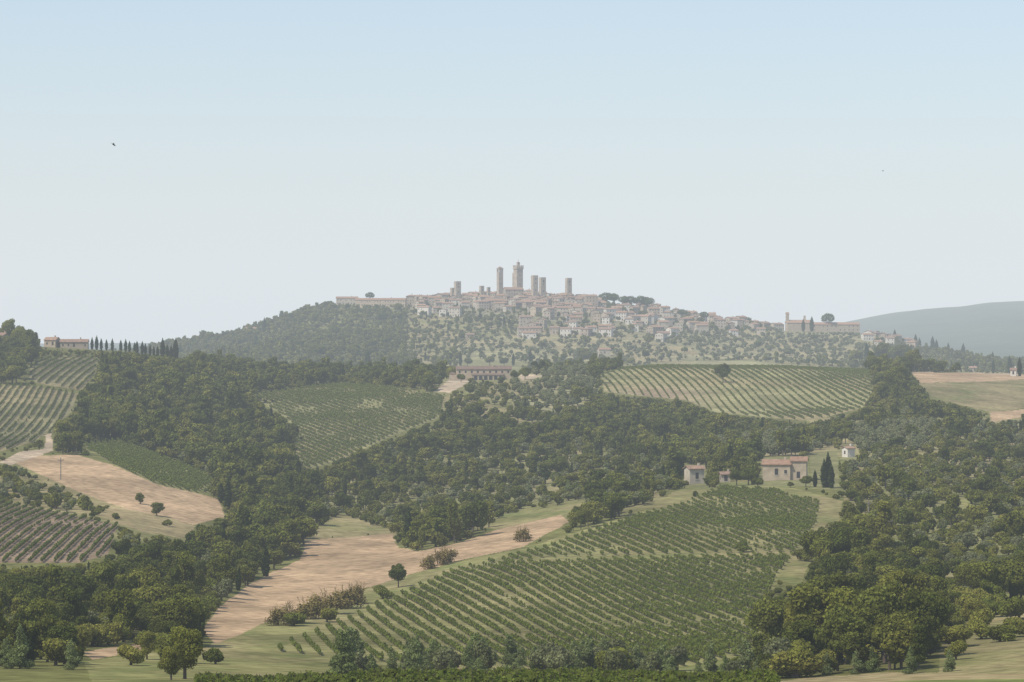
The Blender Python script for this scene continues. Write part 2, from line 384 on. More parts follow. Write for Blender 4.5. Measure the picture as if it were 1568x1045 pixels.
def collection(name, meshes):
    c = bpy.data.collections.new(name)
    for i, me in enumerate(meshes):
        o = bpy.data.objects.new('k%02d_%s' % (i, me.name), me); c.objects.link(o)
    return c
def lod(n, s):
    return dict(
      oak=[oak('oak_crown', 11+i, int(n*1.0), s, W=w, low=lo, k=kk, lr=lr_) for i, (w, lo, kk, lr_) in enumerate([(4.3,.2,13,(1.3,2.3)),(3.6,.15,14,(1.,1.9)),(5.0,.22,18,(1.1,2.3)),(3.9,.28,10,(1.3,2.1)),(4.4,.1,20,(.9,1.7)),(3.2,.05,14,(1.,1.6))])],
      pop=[oak('poplar_crown', 31+i, n, s, H=13., W=2.6, low=.1, k=14, lr=(1.1,1.8)) for i in range(2)],
      shr=[oak('shrub_crown', 41+i, n//2, s*.85, mat=M_SHR, H=4.5, W=2.6, low=.0, k=8, lr=(.9,1.5)) for i in range(3)],
      cyp=[cypress('cypress_crown', 51, n//2, s*.8)],
      olv=[oak('olive_crown', 61+i, n//2, s*.75, mat=M_OLV, H=4.6, W=2.4, low=.18, k=8, lr=(.8,1.3)) for i in range(2)],
      wil=[conic('willow_crown', 71+i, n//2, s*.75, M_WIL) for i in range(2)],
      twg=[twiggy('dry_bush', 81)])
NEAR, MID, FAR = lod(6500, .44), lod(2400, .72), lod(650, 1.3)
ORD = ['oak', 'pop', 'shr', 'cyp', 'olv', 'wil', 'twg']
COLS = {}; OFF = {}
for nm, ld in (('near', NEAR), ('mid', MID), ('far', FAR)):
    ms = []; off = {}
    for k in ORD: off[k] = (len(ms), len(ld[k])); ms += ld[k]
    COLS[nm] = collection('tree_kinds_'+nm, ms); OFF[nm] = off

def scatter(name, P, rot, scl, kind, coll):
    me = bpy.data.meshes.new(name); n = len(P)
    me.vertices.add(n); me.vertices.foreach_set('co', np.asarray(P, np.float32).ravel())
    a = me.attributes.new('rot', 'FLOAT_VECTOR', 'POINT'); a.data.foreach_set('vector', np.asarray(rot, np.float32).ravel())
    a = me.attributes.new('scl', 'FLOAT_VECTOR', 'POINT'); a.data.foreach_set('vector', np.asarray(scl, np.float32).ravel())
    a = me.attributes.new('kind', 'INT', 'POINT'); a.data.foreach_set('value', np.asarray(kind, np.int32))
    ob = bpy.data.objects.new(name, me); scene.collection.objects.link(ob)
    g = bpy.data.node_groups.new(name+'_planting', 'GeometryNodeTree')
    g.interface.new_socket('Geometry', in_out='INPUT', socket_type='NodeSocketGeometry')
    g.interface.new_socket('Geometry', in_out='OUTPUT', socket_type='NodeSocketGeometry')
    N = g.nodes; K = g.links
    gi = N.new('NodeGroupInput'); go = N.new('NodeGroupOutput'); ip = N.new('GeometryNodeInstanceOnPoints')
    ci = N.new('GeometryNodeCollectionInfo'); ci.inputs['Collection'].default_value = coll; ci.inputs['Separate Children'].default_value = True; ci.inputs['Reset Children'].default_value = True
    def na(nm, ty):
        x = N.new('GeometryNodeInputNamedAttribute'); x.data_type = ty; x.inputs['Name'].default_value = nm; return x.outputs['Attribute']
    K.new(gi.outputs[0], ip.inputs['Points']); K.new(ci.outputs[0], ip.inputs['Instance']); ip.inputs['Pick Instance'].default_value = True
    K.new(na('kind', 'INT'), ip.inputs['Instance Index']); K.new(na('rot', 'FLOAT_VECTOR'), ip.inputs['Rotation']); K.new(na('scl', 'FLOAT_VECTOR'), ip.inputs['Scale'])
    K.new(ip.outputs[0], go.inputs[0])
    md = ob.modifiers.new('planting', 'NODES'); md.node_group = g
    return ob

# ------------------------------------------------------------------ woodland planting
BASEH = dict(oak=10., pop=13., shr=4.5, cyp=10., olv=4.6, wil=8., twg=5.)
BASEW = dict(oak=4.4, pop=2.8, shr=2.6, cyp=1., olv=2.5, wil=2., twg=2.)
def plant(name, y0, y1, sp, lodn, hmul=1.0):
    xs = np.arange(-0.21*y1, 0.21*y1, sp); yss = np.arange(y0, y1, sp)
    X, Y = np.meshgrid(xs, yss); X = X.ravel(); Y = Y.ravel()
    X = X+rng.uniform(-.48, .48, X.shape)*sp; Y = Y+rng.uniform(-.48, .48, X.shape)*sp
    m = np.abs(X/Y) < 0.205; X = X[m]; Y = Y[m]
    Z = height(X, Y); U = UC+F*X/Y; Vv = VC-F*Z/Y
    hd = hidden(X, Y); hmaxpx = 12/Y*F+8
    m = hd < hmaxpx; X, Y, Z, U, Vv = [a[m] for a in (X, Y, Z, U, Vv)]
    n = len(X); lb = label(U, Vv); hd = hd[m]
    lb = np.where((hd > 4) | (lb == CLN), WOOD, lb)
    q = rng.random(n); c1 = fbm(X/40, Y/55, 91); c2 = fbm(X/22, Y/30, 95)
    kind = np.full(n, 'oak', dtype='<U3')
    kind[(q < .08)] = 'pop'; kind[(q > .10) & (q < .125)] = 'cyp'; kind[(q > .14) & (q < .40+.5*(c2 > .55))] = 'shr'; kind[(q > (.95 if y0 < 2600 else .80))] = 'olv'
    p = np.full(n, .86)
    mx = lb == MIXW; p[mx] = .58; kind[mx & (q > .32) & (q < .56)] = 'olv'; kind[mx & (q > .95)] = 'wil'
    sc = lb == SCRUB; p[sc] = .55; kind[sc & (q < .66)] = 'shr'; kind[sc & (q > .66) & (q < .8)] = 'olv'
    ol = (lb == OLIVE); p[ol] = .34 if y0 > 2600 else .5; kind[ol] = 'olv'; kind[ol & (q > .88)] = 'shr'; kind[ol & (q > .95)] = 'oak'
    rp = lb == RIP; p[rp] = .55; kind[rp & (q < .5)] = 'wil'; kind[rp & (q >= .5)] = 'shr'; kind[rp & (q > .8)] = 'olv'
    gr = lb == GRASS; p[gr] = np.where((U[gr] > 1300), .13, .02); p[lb == TOWN] = .34; p[lb == DRY] = .02; kind[np.isin(lb, [GRASS, DRY])] = 'shr'
    p[lb == CLEAR] = 0; p[np.isin(lb, [TAN, PALE, OLF]) | (lb >= 20)] = 0
    hh = np.array([BASEH[k] for k in kind]); ww = np.array([BASEW[k] for k in kind])
    s = hmul*(.45+.5*c1+.6*(rng.random(n)-.45)); s = np.where(kind == 'shr', s*1.15, s); s = np.where(kind == 'olv', .75+.45*rng.random(n), s); s = np.where(kind == 'wil', .5+.35*rng.random(n), s)
    s = np.where((U > 130) & (U < 450) & (Vv > 600) & (Vv < 760), s*1.25, s)
    s = np.where(sc | mx, s*.82, s); s = np.where(lb == TOWN, s*.85, s)
    keep = rng.random(n) < p
    def bad(s):
        b = np.zeros(n, bool)
        for f, g in ((.97, 0), (.6, .85), (.6, -.85), (.6, 0), (.25, .8), (.25, -.8), (.0, 0)):
            vt = Vv-f*hh*s/Y*F; ut = U+g*ww*s/Y*F; lt = label(ut, vt); b |= protected(lt) | ((lt == CLN) & (Y < 2500))
        return b
    small = np.isin(lb, [GRASS, DRY, RIP])
    b = bad(s) & ~small; s2 = np.where(b, s*.5, s); b2 = b & bad(s2); s3 = np.where(b2, s*.28, s2); b3 = b2 & bad(s3) 
    keep &= ~b3; s = s3
    X, Y, Z, s, kind = X[keep], Y[keep], Z[keep], s[keep], kind[keep]; n = len(X)
    off = OFF[lodn]; kd = np.array([off[k][0]+int(rng.integers(off[k][1])) for k in kind])
    rot = np.zeros((n, 3)); rot[:, 2] = rng.uniform(0, 6.28, n); rot[:, 0] = rng.normal(0, .06, n)
    sx = s*rng.uniform(.8, 1.25, n); scl = np.stack([sx, sx*rng.uniform(.85, 1.15, n), s*rng.uniform(.8, 1.2, n)], 1)
    return scatter(name, np.stack([X, Y, Z-.15], 1), rot, scl, kd, COLS[lodn])
plant('valley_woodland', 440, 800, 4.8, 'near', .95)
plant('hillside_woodland', 800, 1450, 5.2, 'mid', 1.0)
plant('ridge_woodland', 1450, 2700, 6.4, 'mid', 1.0)
plant('distant_woodland', 2700, 4150, 8.3, 'far', 1.0)

# ------------------------------------------------------------------ vineyards
def vine_kind(name, seed, Ln):
    r = np.random.default_rng(seed); n = 60
    lobes = [[Ln*(i/3.-.5)*.9, r.normal()*.04, 1.0+r.normal()*.06, Ln*.2, .26, .45] for i in range(4)]
    lv, tn = leaf_faces(r, lobes, n, .38, shell=.6, inside=.3)
    return tree_mesh(name, lv, tn, [tube((-Ln*.3,0,-.2), (-Ln*.3,.02,1.0), .035, .02, 4), tube((Ln*.3,0,-.2), (Ln*.3,0,1.6), .04, .04, 4)], M_VIN)
CV = collection('vine_kinds', [vine_kind('vine_%d' % i, 100+i, 1.6) for i in range(4)])
def vineyard(name, lab, a, b, spacing, seg=1.5, sc=1.0, gap=.05):
    vs, us = np.nonzero(L == lab)
    vs = np.minimum(vs, 1060); step = max(1, len(us)//400)
    pts = np.array([site(u, v, 200)[:2] for u, v in zip(us[::step], vs[::step])])
    A = np.array(site(*a, 200)[:2]); B = np.array(site(*b, 200)[:2]); d = (B-A)/np.linalg.norm(B-A); nrm = np.array([-d[1], d[0]])
    s = pts@d; t = pts@nrm
    S_, T_ = np.meshgrid(np.arange(s.min()-5, s.max()+5, seg), np.arange(t.min()-5, t.max()+5, spacing))
    S_ = S_.ravel(); T_ = T_.ravel()
    T2 = T_+1.2*np.sin(S_/60.)+rng.normal(0, .07, S_.shape)
    X = S_*d[0]+T2*nrm[0]; Y = S_*d[1]+T2*nrm[1]
    ok = Y > 200; X, Y = X[ok], Y[ok]
    Z = height(X, Y); U = UC+F*X/Y; Vv = VC-F*Z/Y
    lim = 5 if lab != 26 else 60
    k = (label(U, Vv) == lab) & (hidden(X, Y) < lim) & (rng.random(len(X)) > gap) & (Y < 2400) & (U > -150) & (U < 1720)
    if lab == 26: k &= Y < 345
    vig = fbm(X/18, Y/25, 7)
    k &= ~((vig < .3) & (rng.random(len(X)) < .5))
    X, Y, Z, vig = X[k], Y[k], Z[k], vig[k]; n = len(X)
    rot = np.zeros((n, 3)); rot[:, 2] = math.atan2(d[1], d[0])+rng.normal(0, .05, n)+math.pi*rng.integers(0, 2, n)
    zs = sc*(.65+.7*vig)*rng.uniform(.82, 1.18, n); scl = np.stack([np.full(n, seg/1.5), zs*rng.uniform(.8, 1.2, n), zs], 1)
    return scatter(name, np.stack([X, Y, Z-.05], 1), rot, scl, rng.integers(0, 4, n), CV)
vineyard('vineyard', 20, (700,900), (780,945), 3.1, 1.5, .85)
vineyard('vineyard', 21, (1100,565), (1170,620), 4.6, 1.8, .95)
vineyard('vineyard', 22, (450,620), (620,680), 4.2, 1.8)
vineyard('vineyard', 23, (120,800), (60,850), 3.0, 1.5, .85)
vineyard('vineyard', 24, (90,605), (40,670), 3.4, 1.6, .9)
vineyard('vineyard', 25, (180,690), (260,730), 2.8, 1.5)
vineyard('vineyard', 26, (600,1060), (900,1060), 2.3, 1.3, .9)
vineyard('vineyard', 27, (130,550), (80,590), 4.5, 1.8, 1.1)

# ------------------------------------------------------------------ buildings
class MB:
    def __init__(s): s.v = []; s.f = []; s.m = []
    def quad(s, pts, m):
        i = len(s.v); s.v += [tuple(p) for p in pts]; s.f.append(tuple(range(i, i+len(pts)))); s.m.append(m)
    def box(s, x0, x1, y0, y1, z0, z1, m):
        p = [(x0,y0,z0),(x1,y0,z0),(x1,y1,z0),(x0,y1,z0),(x0,y0,z1),(x1,y0,z1),(x1,y1,z1),(x0,y1,z1)]
        for q in ((0,3,2,1),(4,5,6,7),(0,1,5,4),(1,2,6,5),(2,3,7,6),(3,0,4,7)): s.quad([p[i] for i in q], m)
    def gable(s, x0, x1, y0, y1, z, h, m, mw, ov=.45, th=.25):     # ridge along x
        ym = (y0+y1)/2; k = h/((y1-y0)/2)
        for sx in (x0, x1): s.quad([(sx,y0,z),(sx,y1,z),(sx,ym,z+h)], mw)
        for sy, ye in ((-1, y0), (1, y1)):
            a = (x0-ov, ye+sy*ov, z-ov*k+.05); b = (x1+ov, ye+sy*ov, z-ov*k+.05); c = (x1+ov, ym, z+h+.05); d = (x0-ov, ym, z+h+.05)
            up = lambda p: (p[0], p[1], p[2]+th)
            s.quad([up(a), up(b), up(c), up(d)], m); s.quad([a, b, c, d], m); s.quad([a, b, up(b), up(a)], m)
            s.quad([a, d, up(d), up(a)], m); s.quad([b, c, up(c), up(b)], m)
    def hip(s, x0, x1, y0, y1, z, h, m, ov=.5):
        x0 -= ov; x1 += ov; y0 -= ov; y1 += ov; w = min(x1-x0, y1-y0)/2; ym = (y0+y1)/2; xm = (x0+x1)/2
        if x1-x0 >= y1-y0: r0 = (x0+w, ym, z+h); r1 = (x1-w, ym, z+h)
        else: r0 = (xm, y0+w, z+h); r1 = (xm, y1-w, z+h)
        A, B, C_, D = (x0,y0,z), (x1,y0,z), (x1,y1,z), (x0,y1,z)
        s.box(x0, x1, y0, y1, z-.2, z-.004, m)
        if x1-x0 >= y1-y0:
            s.quad([A,B,r1,r0], m); s.quad([B,C_,r1], m); s.quad([C_,D,r0,r1], m); s.quad([D,A,r0], m)
        else:
            s.quad([A,B,r0], m); s.quad([B,C_,r1,r0], m); s.quad([C_,D,r1], m); s.quad([D,A,r0,r1], m)
    def windows(s, x0, x1, y0, y1, z0, z1, m, r, ww=.9, wh=1.3, fl=3., step=3., trim=None):
        nf = max(1, int((z1-z0)/fl))
        for f in range(nf):
            zc = z0+(f+.55)*(z1-z0)/nf
            for side in range(4):
                ln = (x1-x0) if side < 2 else (y1-y0); nw = max(1, int(ln/step))
                for i in range(nw):
                    if r.random() < .18: continue
                    c = (i+.5)*ln/nw; hw = ww/2; hz = wh/2
                    if f == 0 and i == nw//2 and side < 2: hw *= 1.3; hz = min(1.1, zc-z0)
                    if side == 0: B = (x0+c-hw, x0+c+hw, y0-.05, y0+.1)
                    elif side == 1: B = (x0+c-hw, x0+c+hw, y1-.1, y1+.05)
                    elif side == 2: B = (x0-.05, x0+.1, y0+c-hw, y0+c+hw)
                    else: B = (x1-.1, x1+.05, y0+c-hw, y0+c+hw)
                    s.box(*B, zc-hz, zc+hz, m)
                    if trim is not None and side == 0:
                        s.box(x0+c-hw-.12, x0+c+hw+.12, y0-.16, y0+.02, zc-hz-.16, zc-hz-.01, trim)
    def obj(s, name, mats, loc, rot):
        me = bpy.data.meshes.new(name); me.from_pydata(s.v, [], s.f); me.polygons.foreach_set('material_index', s.m)
        for m in mats: me.materials.append(m)
        me.update(); o = bpy.data.objects.new(name, me); o.location = loc; o.rotation_euler = (0, 0, rot); scene.collection.objects.link(o); return o
br = np.random.default_rng(5)
def house(name, loc, w, d, h, rot, wall=None, roof=None, style='gable', win=True, extra=False):
    b = MB(); x0, x1, y0, y1 = -w/2, w/2, -d/2, d/2
    b.box(x0, x1, y0, y1, -5, h, 0)
    if style == 'gable': b.gable(x0, x1, y0, y1, h, d*.5*.36, 1, 0)
    elif style == 'hip': b.hip(x0, x1, y0, y1, h+.2, min(w, d)*.5*.36, 1)
    else: b.box(x0-.15, x1+.15, y0-.15, y1+.15, h+.003, h+.5, 0)
    if win: b.windows(x0, x1, y0, y1, .3, h-.3, 2, br, trim=0 if extra else None)
    if style != 'flat': b.box(w*.2, w*.2+.8, -.4, .4, h, h+d*.18+1.3, 0)
    return b.obj(name, [wall or WALLS[br.integers(5)], roof or ROOFS[br.integers(3)], M_WIN, M_SHT], loc, rot)

def m_per_px(y): return y/F
def tower(name, u, vb, vt, wpx, style, rot=.5, vsite=None):
    x, y, z = site(u, vsite or vb, 2700); k = m_per_px(y); w = wpx*k/ (abs(math.cos(rot))+abs(math.sin(rot))); ztop = (VC-vt)*k; H = ztop-z
    b = MB(); w2 = w/2
    if style == 'grossa':
        Hs = H-9
        b.box(-w2, w2, -w2, w2, -6, Hs*.93, 0); e = w2+.55
        b.box(-e, e, -e, e, Hs*.93+.003, Hs, 0)
        for i in range(4):
            for (sx, sy) in ((1,0),(0,1)):
                for sg in (-1, 1):
                    c = -e+.5+(2*e-1.0)*(i/3.); B = (c-.5, c+.5, sg*e-.3*sg-.3, sg*e-.3*sg+.3) if sx else (sg*e-.3*sg-.3, sg*e-.3*sg+.3, c-.5, c+.5)
                    if sy and i in (0, 3): continue
                    b.box(*B, Hs+.003, Hs+1.6, 0)
        b.box(-1.5, 1.5, -1.5, 1.5, Hs+.003, Hs+4.5, 0); b.hip(-1.5, 1.5, -1.5, 1.5, Hs+4.7, 1.4, 1, .2)
        b.box(-.15, .15, -.15, .15, Hs+5.8, Hs+9, 0)
        for z_ in (Hs*.5, Hs*.75): b.box(-.5, .5, -w2-.06, w2+.06, z_, z_+1.8, 2)
    elif style == 'belfry':
        Hs = H*.84
        b.box(-w2, w2, -w2, w2, -6, Hs, 0)
        for sx in (-1, 1):
            for sy in (-1, 1): b.box(min(sx*w2, sx*(w2-1.3)), max(sx*w2, sx*(w2-1.3)), min(sy*w2, sy*(w2-1.3)), max(sy*w2, sy*(w2-1.3)), Hs+.003, Hs+H*.09, 0)
        b.box(-w2-.2, w2+.2, -w2-.2, w2+.2, Hs+H*.09+.003, Hs+H*.12, 0); b.hip(-w2, w2, -w2, w2, Hs+H*.12+.21, H*.05, 1, .1)
        b.box(-.5, .5, -w2-.06, w2+.06, Hs*.6, Hs*.6+1.8, 2)
    else:
        b.box(-w2, w2, -w2, w2, -6, H-.9, 0)
        for q in ((-w2,-w2+.6,-w2,w2),(w2-.6,w2,-w2,w2),(-w2+.602,w2-.602,-w2,-w2+.6),(-w2+.602,w2-.602,w2-.6,w2)): b.box(*q, H-.897, H, 0)
        for z_ in (H*.45, H*.7, H*.85): b.box(-.45, .45, -w2-.06, w2+.06, z_, z_+1.7, 2)
        b.box(-w2-.06, w2+.06, -.45, .45, H*.6, H*.6+1.7, 2)
        if style == 'slot':
            b.box(-.9, .9, -w2-.07, w2+.07, H*.8, H*.9, 2)
    return b.obj(name, [M_TOW, ROOFS[2], M_WIN], (x, y, z), rot)
TW = [(700.5,460,431,11,'plain'),(693,460,441,8,'plain'),(737.5,459,438,8,'plain'),(748,459,440,6,'plain'),(765.5,461,409,10,'belfry'),(793.5,462,397,14.5,'grossa'),
      (787,461,418,5,'plain'),(818.5,463,422,11,'plain'),(830.5,461,425,11,'slot'),(870.5,462,426,10.5,'slot')]
for u, vb, vt, w, st_ in TW:
    tower('bell_tower' if st_ in ('belfry', 'grossa') else 'stone_tower', u, vb+3, vt, w, st_, rot=.45 if st_ != 'grossa' else .5)
placed = []
def town(poly_pts, nmax, mind, wr=(8,15), hr=(6,10.5), tries=4000, white=.1):
    p = np.array(poly_pts, float); c = 0
    for _ in range(tries):
        if c >= nmax: break
        u = br.uniform(p[:,0].min(), p[:,0].max()); v = br.uniform(p[:,1].min(), p[:,1].max()); ins = False; n_ = len(p)
        for i in range(n_):
            x1, y1 = p[i]; x2, y2 = p[(i+1) % n_]
            if (y1 > v) != (y2 > v) and u < (x2-x1)*(v-y1)/(y2-y1)+x1: ins = not ins
        if not ins: continue
        x, y, z = site(u, v, 2600)
        if any((x-a)**2+(y-b_)**2 < mind**2 for a, b_ in placed): continue
        placed.append((x, y)); c += 1
        house('stone_house', (x, y, z), br.uniform(*wr), br.uniform(6.5, 11), br.uniform(*hr), br.choice([0, .35, -.3, 1.57, 1.2, .7])+br.normal()*.1,
              wall=M_WHT if br.random() < white else None, style=br.choice(['gable', 'hip', 'flat'], p=[.75,.2,.05]))
town([(628,462),(700,459),(760,457),(860,457),(915,460),(925,482),(880,486),(800,480),(720,474),(640,470)], 180, 10.8, white=.06)
town([(800,484),(900,482),(960,474),(1010,478),(1095,488),(1090,498),(960,500),(860,496)], 60, 16, white=.15)
town([(1090,490),(1200,498),(1190,508),(1100,503)], 16, 15)
town([(640,470),(700,474),(700,490),(640,484)], 9, 18)
town([(795,500),(960,505),(955,515),(800,520)], 14, 22, white=.35)
town([(960,500),(1100,505),(1180,512),(1000,525)], 12, 25, white=.35)
town([(1320,512),(1400,520),(1400,535),(1330,525)], 8, 20, white=.3)
def long_house(name, u0, u1, vb, hm, d, style='gable', rot=0., wall=None, roof=None):
    x, y, z = site((u0+u1)/2, vb, 2600); w = (u1-u0)*m_per_px(y); return house(name, (x, y, z), w, d, hm, rot, wall, roof, style)
long_house('palazzo', 896, 915, 478, 18, 14, 'flat', .1, WALLS[2])
long_house('convent_building', 545, 622, 470, 8, 12, 'gable', -.12, WALLS[4], ROOFS[0])
long_house('convent_building', 515, 548, 467, 8.5, 12, 'gable', .1, WALLS[1], ROOFS[0])
long_house('palazzo', 622, 634, 468, 11, 12, 'hip', .1, WALLS[4])
long_house('cathedral', 772, 800, 466, 17, 16, 'gable', .2, WALLS[2])
for (u, v, w, h, dd, nm) in [(810,519,20,6,9,'country_house'),(905,513,16,8,9,'country_house'),(925,545,18,6,8,'country_house'),(930,511,22,6,9,'country_house'),(1075,503,18,6,9,'country_house'),
        (1020,497,14,7,9,'country_house'),(1328,522,16,7,9,'country_house'),(1385,513,20,7,9,'country_house'),(1345,530,12,5,8,'country_house'),(385,510,18,5,8,'country_house'),(720,520,12,5,7,'country_house'),
        (1490,570,10,4,7,'country_house'),(1552,576,9,4,7,'country_house'),(80,529,18,4.5,9,'country_house'),(114,531,42,4,9,'country_house'),(5,532,14,7,9,'country_house')]:
    x, y, z = site(u, v); wall = M_WHT if br.random() < .4 else None
    house(nm, (x, y, z), w*m_per_px(y), dd, h, br.normal()*.25, wall, None, 'gable')
x, y, z = site(1260, 507, 2700); k = m_per_px(y); b = MB()
W0, W1 = -57*k, 56*k
b.box(W0, -18*k, -7, 7, -6, 11, 0); b.gable(W0, -18*k, -7, 7, 11, 3.5, 1, 0)
b.box(-17.9*k, W1, -6, 6, -6, 9, 0); b.gable(-17.9*k, W1, -6, 6, 9, 2.6, 1, 0)
b.box(W0-.3, W0+3.0, -2.6, 2.6, 11, 22, 0); b.gable(W0-.3, W0+3.0, -2.6, 2.6, 22, 2, 1, 0, .3); b.box(W0-.4, W0+3.1, -.9, .9, 17, 20, 2)
b.box(-30*k, -27*k, -1, 1, 13, 20, 0)
b.windows(-17.9*k, W1, -6, 6, .3, 8.7, 2, br, 1, 1.5, 4, 5)
b.obj('hilltop_church', [WALLS[4], ROOFS[1], M_WIN], (x, y, z), .12)
x, y, z = site(741, 582); k = m_per_px(y); b = MB(); w = 84*k; hw = w/2
b.box(-hw, hw, 0, 9, -4, 6.2, 0); b.gable(-hw, hw, 0, 9, 6.2, 1.7, 1, 0)
b.box(-hw*.45, hw*.7, -4, -.004, -4, 2.9, 0); b.quad([(-hw*.45-.3,-4.4,2.95),(hw*.7+.3,-4.4,2.95),(hw*.7+.3,-.01,3.9),(-hw*.45-.3,-.01,3.9)], 1)
for i in range(6):
    c = -hw*.4+i*(hw*1.1)/6.+1.4; b.box(c-1, c+1, -4.08, -3.9, 0, 2.1, 2); b.box(c-.65, c+.65, -4.08, -3.9, 2.11, 2.45, 2)
for i in range(9): c = -hw+1.8+i*(w-3.6)/8.; b.box(c-.5, c+.5, -.07, .1, 4.1, 5.4, 2)
b.box(-hw-4, -hw-.01, 1, 8, -4, 3.4, 0); b.hip(-hw-4, -hw-.5, 1, 8, 3.6, 1.1, 1, .2); b.box(hw*.3, hw*.3+.9, 3, 4, 6, 9.3, 0)
b.box(-hw-6, hw+10, -7.5, -7, -5, -.3, 3)
M_DRF = plain('weathered_terracotta', (.17,.115,.085), .25, .7)
b.obj('terrace_farmhouse', [WALLS[4], M_DRF, M_WIN, WALLS[3]], (x, y, z), 0.05)
def near_house(name, u, v, wpx, h, d, rot, wall, roof, wing=None):
    x, y, z = site(u, v, 700); k = m_per_px(y); w = wpx*k; b = MB()
    b.box(-w/2, w/2, -d/2, d/2, -3, h, 0); b.gable(-w/2, w/2, -d/2, d/2, h, d*.18, 1, 0)
    b.windows(-w/2, w/2, -d/2, d/2, .2, h-.2, 2, br, .9, 1.3, 2.8, 3, trim=3)
    b.box(w*.25, w*.25+.7, -.35, .35, h, h+d*.18+1.1, 0)
    if wing:
        ww, wh, wd = wing; b.box(w/2+.004, w/2+ww, -d/2+1, -d/2+1+wd, -3, wh, 0); b.gable(w/2+.3, w/2+ww, -d/2+1, -d/2+1+wd, wh, wd*.18, 1, 0)
        b.windows(w/2+.004, w/2+ww, -d/2+1, -d/2+1+wd, .2, wh-.2, 2, br, .9, 1.2, 2.6, 3)
    b.obj(name, [wall, roof, M_WIN, M_WHT], (x, y, z), rot)
near_house('stone_cottage', 1063, 741, 24, 5.2, 5, .35, WALLS[1], ROOFS[1])
near_house('farmhouse', 1190, 735, 42, 5.4, 8, -.15, WALLS[4], ROOFS[0], (5.5, 6.6, 7))
near_house('white_shed', 1299, 700, 13, 3.4, 4, .5, M_WHT, ROOFS[1])
near_house('small_barn', 1110, 738, 14, 2.6, 4, .1, WALLS[0], ROOFS[2])

# ------------------------------------------------------------------ standing trees
hero = dict(oak_tree=[oak('oak_tree', 201+i, 11000, .36, k=18, lr=(1.,2.1)) for i in range(3)],
            cypress_tree=[cypress('cypress_tree', 211, 3500, .3)],
            pine_tree=[umbrella('pine_tree', 221, 4500, .45)],
            willow_tree=[conic('willow_tree', 231+i, 3800, .26, M_WIL) for i in range(3)],
            ash_tree=[oak('ash_tree', 241, 8000, .3, mat=M_SHR, W=3.6, low=.12, k=17, lr=(1., 1.6))],
            dry_bush=[twiggy('dry_bush', 251+i) for i in range(2)])
HB = dict(oak_tree=10, cypress_tree=10.2, pine_tree=11.5, willow_tree=8, ash_tree=10, dry_bush=5)
def tree(kind, u, vb, hpx, wide=1., ymin=250):
    x, y, z = site(u, vb, ymin); s = hpx*y/F/HB[kind]; ms = hero[kind]
    o = bpy.data.objects.new(kind, ms[br.integers(len(ms))]); o.location = (x, y, z-.2); o.scale = (s*wide, s*wide, s); o.rotation_euler = (0, 0, br.uniform(0, 6.28)); scene.collection.objects.link(o)
for u, vb, h in [(141,534,20),(148,534,23),(155,535,19),(163,536,18),(172,537,20),(276,548,24)]+[(186+i*6.2+br.normal()*.8, 538+i*.9, 20+br.normal()*2) for i in range(10)]+[(249,547,32),(256,549,24),(262,549,24),(269,550,36),
                 (563,572,38),(405,512,26),(411,508,14),(625,825,50),(1262,747,46),(1268,747,56),(1273,748,40),(1248,746,28),(1327,556,32),(1546,572,28),(1561,576,30),(1521,572,22),(705,560,22),(690,556,16),(786,560,20),(812,556,22),
                 (1040,742,30),(1153,742,32)]:
    tree('cypress_tree', u, vb, h, 1.15)
for u, vb, h in [(1243,508,24),(1230,508,20),(700,478,16),(1370,520,20),(1402,528,22),(1408,530,18),(1428,535,24),(1434,537,20),(1452,542,18),(1475,547,22),(1520,556,18),(1012,498,16),(1052,505,14),(735,492,16),(772,500,18),(780,502,16),(828,512,18),(860,508,16),(1130,512,16)]:
    tree('cypress_tree', u, vb, h, 1.3, 2700)
for u, vb, h, w in [(928,474,25,1.0),(941,474,24,1.),(955,476,22,1.1),(967,478,24,1.),(980,480,26,1.),(992,482,26,1.),(1045,492,18,.9),(1078,496,18,.9),(1268,508,28,.8),(566,466,18,.8)]:
    tree('pine_tree', u, vb, h, w, 2700)
for u, vb, h, w in [(1107,586,30,1.0),(1355,566,42,1.1),(1385,568,44,1.1),(1400,570,36,1.),(1310,558,24,1.1),(893,560,30,1.),(15,532,44,.9),(30,536,38,.8),(42,545,40,.8),
                    (1375,610,50,1),(1190,1010,105,1.05),(1245,1015,120,1.1),(1300,1015,130,1.05),(1355,1015,125,1.05),(1410,1010,110,1.),(1275,985,110,1.1),(1380,980,110,1),(610,900,38,1.),(1255,880,70,1.1),(1300,880,75,1.1),
                    (1036,742,24,1.2),(1092,742,22,1.1),(1128,744,26,1.2),(1146,743,30,1.1),(1160,748,18,1.3),(1234,746,20,1.3),(1048,748,13,1.5),(1210,747,10,1.6),
                    (706,586,14,1.2),(722,588,10,1.4),(768,588,12,1.3),(788,584,18,1.1),(804,582,20,1.1),(692,582,22,1.1),(716,562,16,1.1),(750,561,16,1.2),(772,562,15,1.2)]:
    tree('oak_tree', u, vb, h, w)
tree('ash_tree', 283, 1040, 92, 1.05); tree('ash_tree', 262, 1042, 60, .9); tree('ash_tree', 60, 1000, 95, .9); tree('ash_tree', 225, 1010, 50, 1)
tree('ash_tree', 1495, 965, 55, 1.2); tree('ash_tree', 240, 790, 24, 1.5); tree('ash_tree', 215, 772, 20, 1.2)
